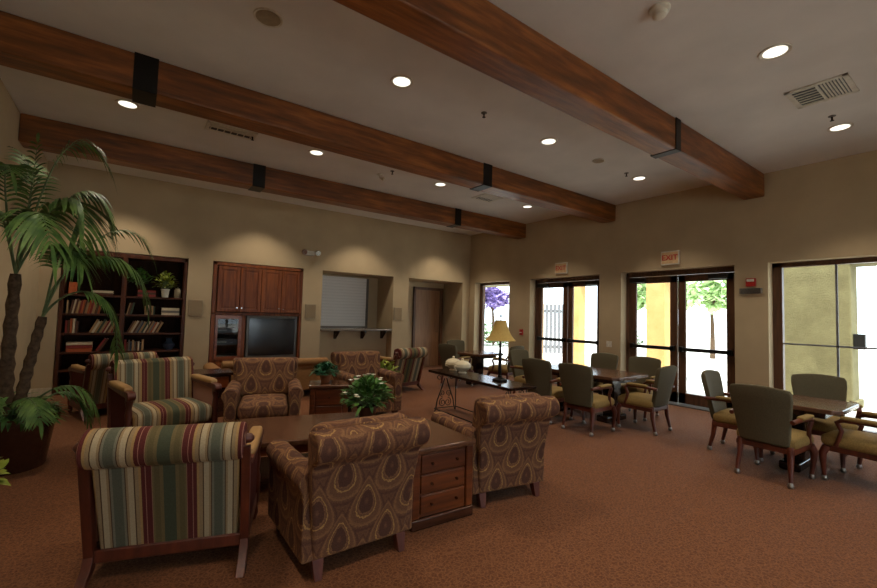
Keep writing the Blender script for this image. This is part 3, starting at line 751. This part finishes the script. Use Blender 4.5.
# ------------------------------------------------------------------ striped wood-framed armchairs
def striped(loc, rz, label):
    t = thing('striped_armchair', label, 'armchair', loc, rz, 'striped wood-framed armchairs')
    back = [(-.18, .16), (-.29, .74), (-.31, .83)] + arc((-.40, .755), .10, 60, 255, 10) + [(-.375, .645), (-.235, .16)]
    MB().prism(back, 'x', -.355, .355, lambda p: 1.055 if p[1] > .66 else .94+.06*p[1]/.68).build('backrest', STRIPE, t, bevel=.014, seg=3)
    for s in (-1, 1):
        x = s*.380
        MB().prism([(-.19, .10), (-.25, .10), (-.41, .72), (-.365, .72)], 'x', x-.024, x+.024).build('back_post', FRAMEW, t, bevel=.006)
        MB().tube([(x, -.40, .765), (x*1.07, -.40, .765), (x*1.11, -.40, .765)], [.03, .026, .01], 12).build('scroll_cap', FRAMEW, t, smooth=True)
        MB().prism([(-.19, .17), (-.25, .17), (-.285, .09), (-.40, .0), (-.345, .0), (-.22, .07)], 'x', x-.024, x+.024).build('leg', FRAMEW, t, bevel=.005)
        MB().lathe([(.018, 0), (.026, .03), (.03, .05), (.022, .09), (.034, .13), (.034, .30), (.024, .34), (.03, .42), (.022, .48), (.034, .53), (.034, .575)], (x, .315), 14).build('leg', FRAMEW, t, smooth=True)
        arm = [(-.34, .60), (.30, .575)] + arc((.345, .59), .04, -120, 90, 7) + [(-.34, .635)]
        MB().prism(arm, 'x', x-.036, x+.036).build('arm', FRAMEW, t, bevel=.008)
        MB().rbox(x-.042, x+.042, -.28, .27, .615, .672, .026, 6).build('arm_pad', TANW, t, smooth=True)
        box(x-.018, x+.018, -.22, .30, .10, .19).build('side_rail', FRAMEW, t, bevel=.004)
        MB().prism([(-.19, .19), (-.29, .60), (.28, .575), (.28, .19)], 'x', x-.012, x+.012).build('side_panel', STRIPE, t)
    box(-.365, .365, -.25, -.20, .10, .172).build('rear_rail', FRAMEW, t, bevel=.01)
    box(-.365, .365, .29, .33, .11, .25).build('front_rail', FRAMEW, t, bevel=.006)
    MB().rbox(-.355, .355, -.20, .37, .24, .425, .06, 8, .03).build('seat_cushion', STRIPE, t, smooth=True)
    return t
A = striped((.325, 3.07, 0), face(.31, .95), 'striped armchair seen from behind at the lower left')
dup(A, (.34, 5.50, 0), face(.24, -.97), 'striped armchair facing the camera in front of the bookcase', None, 1.05)
dup(A, (-.16, 7.60, 0), face(-.29, .95), 'striped armchair turned toward the bookcase, half hidden behind another')
dup(A, (4.30, 7.24, 0), face(-.22, .97), 'striped armchair seen from behind on its own, facing the counter')

# ------------------------------------------------------------------ tan sofa
sf = thing('sofa', 'tan sofa facing the television, back to the room', 'sofa', (2.05, 7.72, 0)); sf.scale = (1, 1, .87)
prof = [(-.30, .14), (-.30, .70)] + arc((-.36, .70), .075, 30, 250, 8) + [(-.39, .58), (-.38, .14)]
MB().prism(prof, 'x', -.86, .86).build('backrest', TANSOFA, sf, bevel=.02, seg=3)
for s in (-1, 1):
    c = (s*.92, .57)
    pr_ = [(s*.84, .14), (s*.84, .54)] + [(c[0]-s*.10*math.cos(math.radians(a)), c[1]+.09*math.sin(math.radians(a))) for a in range(10, 191, 20)] + [(s*.97, .48), (s*.97, .14)]
    MB().prism(pr_, 'y', -.40, .42).build('arm', TANSOFA, sf, bevel=.014, seg=3)
    for y in (-.34, .36): MB().frustum((s*.88, y), .022, .022, 0, .034, .034, .15).build('leg', FRAMEW, sf)
    MB().rbox(min(0, s*.83)+.004, max(0, s*.83)-.004, -.28, .42, .30, .45, .05, 8, .02).build('seat_cushion', TANSOFA, sf, smooth=True)
box(-.85, .85, -.32, .40, .14, .30).build('seat_base', TANSOFA, sf, bevel=.012)

# ------------------------------------------------------------------ chests and tables
def chest(loc, rz, w_, d_, h_, nd, label):
    """drawers face local -Y"""
    t = thing('drawer_chest', label, 'chest', loc, rz)
    a, b = w_/2, d_/2
    box(-a+.02, a-.02, -b+.03, b-.02, .07, h_-.035).build('body', CHESTW, t, bevel=.003)
    box(-a, a, -b, b, 0, .075).build('plinth', DARKW, t, bevel=.012)
    box(-a-.012, a+.012, -b-.012, b+.012, h_-.038, h_).build('top', TABLEW, t, bevel=.012)
    for s in (-1, 1): box(s*(a-.035)-.032, s*(a-.035)+.032, -b+.008, -b+.06, .075, h_-.038).build('corner_post', CHESTW, t, bevel=.01)
    z0, z1 = .09, h_-.05; dz = (z1-z0)/nd
    for k in range(nd):
        dr = box(-a+.075, a-.075, -b+.016, -b+.04, z0+k*dz+.006, z0+(k+1)*dz-.006).build('drawer', CHESTW, t, bevel=.008)
        n = 1 if nd < 3 else 2
        for q in ([0] if n == 1 else [-w_*.2, w_*.2]):
            zc = z0+(k+.5)*dz
            MB().tube([(q, -b+.018, zc), (q, -b+.0, zc), (q, -b-.008, zc)], [.005, .011, .008], 10).build('knob', DARKW if nd > 2 else CHROME, dr, smooth=True)
    return t
chest((1.90, 2.81, 0), math.radians(-3), .53, .74, .56, 3, 'large dark-topped three-drawer chest between the two patterned chairs in front')
chest((2.16, 5.36, 0), math.radians(-20), .48, .42, .56, 2, 'small two-drawer chest between the patterned chairs facing the camera')
t = thing('side_table', 'dark wooden side table against the back of the tan sofa', 'side table', (.97, 6.77, 0), math.radians(-4))
box(-.26, .26, -.26, .26, .57, .605).build('top', DARKW, t, bevel=.006)
box(-.23, .23, -.23, .23, .08, .57).build('cabinet', DARKW, t, bevel=.004)
dr = box(-.2, .2, -.245, -.23, .40, .55).build('drawer', CHERRYX, t, bevel=.005)
MB().tube([(0, -.245, .475), (0, -.262, .475)], [.008, .014], 10).build('knob', CHROME, dr, smooth=True)
box(-.25, .25, -.25, .25, 0, .08).build('plinth', DARKW, t, bevel=.006)

ct = thing('coffee_table', 'large low dark wooden coffee table in the middle of the seating', 'coffee table', (1.38, 3.80, 0), math.radians(-14))
box(-.62, .62, -.43, .43, .41, .455).build('top', TABLEW, ct, bevel=.012)
box(-.54, .54, -.36, .36, .33, .41).build('apron', CHERRYX, ct, bevel=.004)
for sx in (-1, 1):
    for sy in (-1, 1):
        MB().lathe([(.05, 0), (.055, .05), (.03, .075), (.045, .11), (.05, .16), (.032, .2), (.048, .24), (.05, .3), (.045, .34)], (sx*.52, sy*.33), 16).build('leg', FRAMEW, ct, smooth=True)
box(-.48, .48, -.29, .29, .09, .12).build('lower_shelf', DARKW, ct, bevel=.006)
foliage_plant('flowering_houseplant', (1.92, 3.77, .455), 'bushy green plant with white flowers on the coffee table', .10, .13, .27, .42, LEAFA, 420, .085, 12, POT, 16, .25)
foliage_plant('potted_houseplant', (2.13, 5.42, .56), 'small dark green plant in a clay pot on the small two-drawer chest', .075, .10, .19, .28, LEAFB, 300, .075, 13, POTLIT, 0, .4)
foliage_plant('floor_plant', (3.62, 6.42, 0), 'leafy plant in a dark floor pot behind the patterned chair', .15, .32, .26, .72, LEAFC, 120, .14, 14, BLACKP, 0, .2)
foliage_plant('leafy_floor_plant', (-.92, 4.2, 0), 'yellow-green leafy plant at the left edge of the photo', .13, .25, .30, .58, LEAFC, 160, .13, 15, POT, 0, .2)

# console table with scroll iron ends
cn_ = thing('console_table', 'long narrow console table with scrolled iron legs', 'console table', (4.02, 4.54, 0), math.radians(-3))
box(-.235, .235, -.93, .93, .59, .63).build('top', ESPR, cn_, bevel=.008)
def spiral(c, r0, r1, a0, turns, n=26, y=0):
    return [(c[0]+(r0+(r1-r0)*i/n)*math.cos(a0+turns*2*PI*i/n), y, c[1]+(r0+(r1-r0)*i/n)*math.sin(a0+turns*2*PI*i/n)) for i in range(n+1)]
for y in (-.78, .78):
    m = MB()
    for s in (-1, 1):
        m.tube([(s*.02, y, .50), (s*.07, y, .36), (s*.15, y, .17), (s*.17, y, .06), (s*.19, y, .0)], .009, 7)
        sp = spiral((s*.05, .13), .068, .015, PI/2, 1.5*(-s), y=y); m.tube(sp, .006, 6)
        sp = spiral((s*.055, .27), .05, .012, -PI/2, 1.5*s, y=y); m.tube(sp, .006, 6)
        sp = spiral((s*.12, .53), .055, .012, PI/2, 1.4*s, y=y); m.tube(sp, .006, 6)
        if s > 0: m.tube([(s*.2, y, 0), (s*.2, y, .59)], .008, 6)
    m.tube([(-.2, y, .585), (.2, y, .585)], .009, 6); m.tube([(-.2, y, .05), (.2, y, .05)], .007, 6)
    m.build('scroll_leg', IRON, cn_, smooth=True)
MB().tube([(-.2, -.78, .05), (-.2, .78, .05)], .008, 6).tube([(.2, -.78, .05), (.2, .78, .05)], .008, 6).build('stretcher', IRON, cn_, smooth=True)

lp = thing('table_lamp', 'table lamp with a flared tan shade on the console table', 'lamp', (4.06, 4.12, .63))
MB().lathe([(.10, 0), (.10, .02), (.07, .035), (.03, .05), (.02, .08)], n=22).build('base', IRON, lp, smooth=True)
MB().lathe([(.016, .06), (.026, .12), (.02, .2), (.024, .32), (.016, .42), (.012, .60)], n=16).build('stem', IRON, lp, smooth=True)
MB().lathe([(.205, .54), (.15, .605), (.112, .68), (.088, .76), (.076, .815), (.072, .815), (.084, .76), (.108, .68), (.146, .605), (.201, .543)], n=30, cap=False).build('lamp_shade', SHADE, lp, smooth=True)
MB().lathe([(.006, .6), (.006, .85), (.014, .86), (.012, .885), (.004, .89)], n=10).build('finial', IRON, lp, smooth=True)
def tureen(loc, label):
    t = thing('soup_tureen', label, 'tureen', loc, 0, 'tureens on the console table')
    MB().lathe([(.06, 0), (.065, .015), (.045, .03), (.10, .06), (.128, .10), (.12, .135)], n=26).build('bowl', CERAM, t, smooth=True)
    MB().lathe([(.125, .135), (.12, .145), (.085, .175), (.03, .19), (.014, .195), (.022, .212), (.01, .225)], n=26).build('lid', CERAM, t, smooth=True)
    for s in (-1, 1): MB().tube([(s*.12, 0, .12), (s*.155, 0, .115), (s*.155, 0, .085), (s*.122, 0, .08)], .008, 7).build('handle', CERAM, t, smooth=True)
tureen((4.13, 5.22, .63), 'cream lidded tureen at the far end of the console table')
tureen((4.05, 4.90, .63), 'cream lidded tureen nearer the lamp on the console table')

# ------------------------------------------------------------------ dining chairs and tables
def dining(loc, rz, label):
    t = thing('dining_chair', label, 'chair', loc, rz, 'olive upholstered chairs on casters')
    # upholstered back, curved and wider at the top
    n = 10; vs = []; fs = []
    rows = [(.36, .20), (.50, .215), (.65, .235), (.78, .25), (.85, .25), (.885, .235)]
    for f_ in (0, 1):
        for z, hw in rows:
            for i in range(n+1):
                q = -1+2*i/n
                yy = -.235-.20*(z-.36) - .035*(1-q*q) + (.055 if f_ else 0) - (.0 if z < .88 else -.01*(1 if not f_ else -1))
                vs.append((q*hw, yy, z + (.022*(1-q*q) if z > .8 else 0)))
    R = len(rows); N = n+1
    for f_ in (0, 1):
        for j in range(R-1):
            for i in range(n): b = f_*R*N+j*N+i; fs.append((b, b+1, b+N+1, b+N))
    for j in range(R-1):
        for i in (0, n): fs.append((j*N+i, (j+1)*N+i, R*N+(j+1)*N+i, R*N+j*N+i))
    for j in (0, R-1):
        for i in range(n): fs.append((j*N+i, j*N+i+1, R*N+j*N+i+1, R*N+j*N+i))
    MB().add(vs, fs).build('backrest', OLIVE, t, bevel=.012, seg=3)
    MB().rbox(-.25, .25, -.22, .27, .33, .445, .05, 8, .03).build('seat_cushion', OLIVESEAT, t, smooth=True)
    box(-.235, .235, -.225, .25, .29, .345).build('seat_frame', FRAMEW, t, bevel=.01)
    for s in (-1, 1):
        MB().tube([(s*.225, .22, .33), (s*.245, .245, .26), (s*.235, .245, .15), (s*.225, .24, .05)], [.034, .032, .022, .018], 10).build('leg', FRAMEW, t, smooth=True)
        MB().tube([(s*.20, -.20, .36), (s*.205, -.215, .2), (s*.215, -.25, .05)], [.03, .024, .018], 10).build('leg', FRAMEW, t, smooth=True)
        for y in (.24, -.252): MB().lathe([(.006, .0), (.021, .007), (.026, .024), (.021, .041), (.012, .055)], (s*(.225 if y > 0 else .215), y), 12).build('caster', CASTER, t, smooth=True)
        MB().tube([(s*.245, -.29, .60), (s*.265, -.1, .615), (s*.265, .08, .61), (s*.26, .13, .58), (s*.25, .10, .50), (s*.24, .13, .40), (s*.235, .15, .35)], [.02, .022, .024, .022, .018, .02, .022], 10).build('arm', FRAMEW, t, smooth=True)
        MB().rbox(s*.265-.032, s*.265+.032, -.17, .10, .612, .648, .017, 6).build('arm_pad', OLIVESEAT, t, smooth=True)
    return t
def dtable(loc, rz, a, b, label, ends):
    t = thing('dining_table', label, 'table', loc, rz)
    c = .07
    prof = [(-a+c, -b), (a-c, -b), (a, -b+c), (a, b-c), (a-c, b), (-a+c, b), (-a, b-c), (-a, -b+c)]
    MB().prism(prof, 'z', .65, .695).build('tabletop', TABLEW, t, bevel=.01)
    box(-a+.14, a-.14, -b+.14, b-.14, .58, .65).build('apron', DARKW, t, bevel=.006)
    for y in ends:
        MB().box(-.10, .10, y-.09, y+.09, .08, .60).build('pedestal', ESPR, t, bevel=.015)
        MB().box(-.26, .26, y-.09, y+.09, 0, .09).build('foot', ESPR, t, bevel=.02)
    if len(ends) > 1: box(-.04, .04, ends[0], ends[1], .2, .3).build('stretcher', ESPR, t, bevel=.006)
    return t
dtable((5.86, 4.0, 0), 0, .46, .77, 'long dark dining table by the nearer doors', (-.42, .42))
dtable((5.77, 1.40, 0), 0, .41, .43, 'square dark dining table by the right window', (0,))
dtable((6.26, 7.05, 0), 0, .43, .43, 'square dark dining table in front of the corner window', (0,))
DC = dining((5.19, 1.44, 0), face(1, -.06), 'large olive chair at the right table with its back to the camera')
for p, f_, l in (((5.79, 1.91), (0.05, -1), 'olive chair at the left of the right table, side on'),
                 ((6.40, 1.30), (-.93, -.36), 'olive chair behind the right table in front of the window'),
                 ((5.69, .86), (.12, 1), 'olive chair cut by the right edge of the photo'),
                 ((5.06, 3.44), (1, 0.02), 'olive chair back-on at the long table, nearer of two'),
                 ((5.08, 4.12), (1, .04), 'olive chair back-on at the long table, further of two'),
                 ((5.80, 5.08), (.06, -1), 'olive chair at the far end of the long table'),
                 ((6.46, 4.26), (-1, -.05), 'olive chair on the door side of the long table, further of two'),
                 ((6.48, 3.54), (-1, -.1), 'olive chair on the door side of the long table, nearer of two'),
                 ((5.80, 3.06), (-.03, 1), 'olive chair side on at the near end of the long table'),
                 ((5.66, 7.03), (1, .15), 'dark olive chair left of the corner table'),
                 ((6.39, 7.74), (-.08, -1), 'olive chair behind the corner table beside the window'),
                 ((6.46, 6.42), (-.2, .98), 'olive chair in front of the corner table behind the lamp')):
    dup(DC, (p[0], p[1], 0), face(*f_), l)

# ------------------------------------------------------------------ potted palm
pl = thing('potted_palm', 'tall potted palm with arching fronds at the left', 'palm', (-.83, 5.42, 0))
MB().lathe([(.25, 0), (.255, .02), (.30, .36), (.315, .40), (.335, .405), (.34, .47), (.32, .48), (.30, .47), (.295, .42)], n=32).build('pot', POT, pl, smooth=True)
MB().lathe([(.29, .425), (.0, .445)], n=24, cap=False).build('soil', SOIL, pl)
def trunk(pts, r):
    m = MB(); V = [Vector(p) for p in pts]; dense = []
    for i in range(len(V)-1):
        for k in range(8): dense.append(V[i].lerp(V[i+1], k/8))
    dense.append(V[-1])
    rs = [r*(1.12 if i % 2 else .88)*(1.15-.3*i/len(dense)) for i in range(len(dense))]
    m.tube(dense, rs, 10); return m.build('trunk', TRUNK, pl, smooth=True)
T1 = (-.05, .02, 1.76); T2 = (.16, -.02, 1.37)
trunk([(-.05, .02, .42), (-.06, .03, 1.0), T1], .05)
trunk([(.03, -.03, .42), (.09, -.03, .9), T2], .042)
def bez(p, n):
    P = [Vector(q) for q in p]; out = []
    for i in range(n+1):
        t = i/n; Q = P[:]
        while len(Q) > 1: Q = [Q[k].lerp(Q[k+1], t) for k in range(len(Q)-1)]
        out.append(Q[0])
    return out
def frond(p, L=.34, wd=.034, start=.3, n=22, hang=.5, seed=0, curl=0.0):
    pts = bez(p, 34); rr = random.Random(seed)
    st = MB().tube(pts, [.012*(1-.85*i/34) for i in range(35)], 6).build('frond', PALMST, pl, smooth=True)
    m = MB()
    n = int(n*1.05)
    for i in range(n):
        t = start+(1-start)*(i+.5)/n; k = t*34; a = int(k); p0 = pts[a].lerp(pts[min(a+1, 34)], k-a)
        d = (pts[min(a+1, 34)]-pts[max(a-1, 0)]).normalized()
        side = d.cross(Vector((0, 0, 1)))
        if side.length < .15: side = Vector((.6, -.8, 0))
        side.normalize(); up = side.cross(d)
        ll = L*(.35+.65*math.sin(PI*min(1, (t-start)/(1-start)*.85+.12)))*rr.uniform(.9, 1.1)
        for s in (-1, 1):
            dd = side*s + d*.75 + up*rr.uniform(.0, .3)
            m.leaf(p0, dd, up, ll, wd*.66, hang, 5)
    m.leaf(pts[-1], pts[-1]-pts[-3], (0, 0, 1), L*.6, wd, hang, 4)
    m.v = [(max(x, -.39), y, z) for x, y, z in m.v]
    m.build('leaflets', PALM1, st, smooth=True, recalc=False)
FR = [
 ([T1, (-.02, -.02, 2.1), (.02, .02, 2.55), (.03, .0, 3.02)], .24, .03, .4, 17, .35),
 ([T1, (.06, -.05, 2.35), (.12, -.05, 2.85), (.28, -.05, 3.42), (.56, -.05, 2.90)], .30, .026, .5, 18, .7),
 ([T1, (.06, -.12, 2.4), (.46, -.2, 2.80), (.43, -.25, 2.08)], .46, .06, .25, 26, .75),
 ([T1, (.18, .1, 2.5), (.42, .1, 2.98), (.62, .1, 2.28)], .36, .042, .35, 22, .8),
 ([T2, (.30, -.1, 2.0), (.74, -.05, 2.62), (.98, -.05, 2.02)], .22, .024, .5, 18, .6),
 ([T2, (.22, -.05, 2.05), (.86, -.1, 2.25), (.96, -.05, 1.52)], .25, .042, .33, 26, .9),
 ([T2, (.32, -.1, 1.72), (.72, -.15, 1.78), (.73, -.1, 1.06)], .24, .042, .40, 20, .9),
 ([T1, (-.12, -.2, 2.3), (-.15, -.3, 2.85), (-.05, -.45, 2.6)], .30, .032, .4, 18, .5),
 ([T1, (.0, -.25, 2.2), (.12, -.5, 2.55), (.25, -.6, 2.0)], .38, .045, .3, 22, .75),
 ([T2, (.24, -.1, 1.85), (.24, -.3, 2.25), (.45, -.35, 1.85)], .34, .045, .35, 22, .8),
 ([T1, (-.02, .15, 2.3), (.05, .2, 2.8), (-.12, .25, 2.95)], .28, .032, .4, 18, .45),
 ([T1, (-.15, .05, 2.2), (-.2, .1, 2.5), (-.25, .1, 2.2)], .30, .032, .35, 18, .6),
 ([(.05, -.05, .45), (.25, -.1, .78), (.5, -.1, .85), (.62, -.1, .42)], .2, .035, .35, 18, .7),
 ([(.1, .05, .45), (.28, .05, .72), (.45, .1, .72), (.55, .05, .35)], .2, .035, .35, 16, .8),
 ([(.0, -.1, .45), (.1, -.3, .75), (.2, -.45, .72), (.25, -.5, .5)], .18, .035, .3, 14, .6),
 ([(-.05, -.05, .45), (-.1, -.2, .75), (-.12, -.35, .75), (-.1, -.45, .55)], .18, .035, .3, 14, .6),
]
for i, a in enumerate(FR): frond(*a, seed=i)
m = MB(); rr = random.Random(44)
for i in range(330):
    a = rr.uniform(0, 2*PI); q = math.sqrt(rr.random())*.30
    m.leaf((q*math.cos(a), q*math.sin(a), .44+rr.uniform(0, .22)*(1.2-q/.3)), (math.cos(a)+rr.uniform(-.6, .6), math.sin(a)+rr.uniform(-.6, .6), rr.uniform(-.1, 1.1)), (0, 0, 1), .17, .035, .5, 4)
m.v = [(max(x, -.39), y, z) for x, y, z in m.v]
m.build('underplanting', LEAFA, pl, smooth=True, recalc=False)
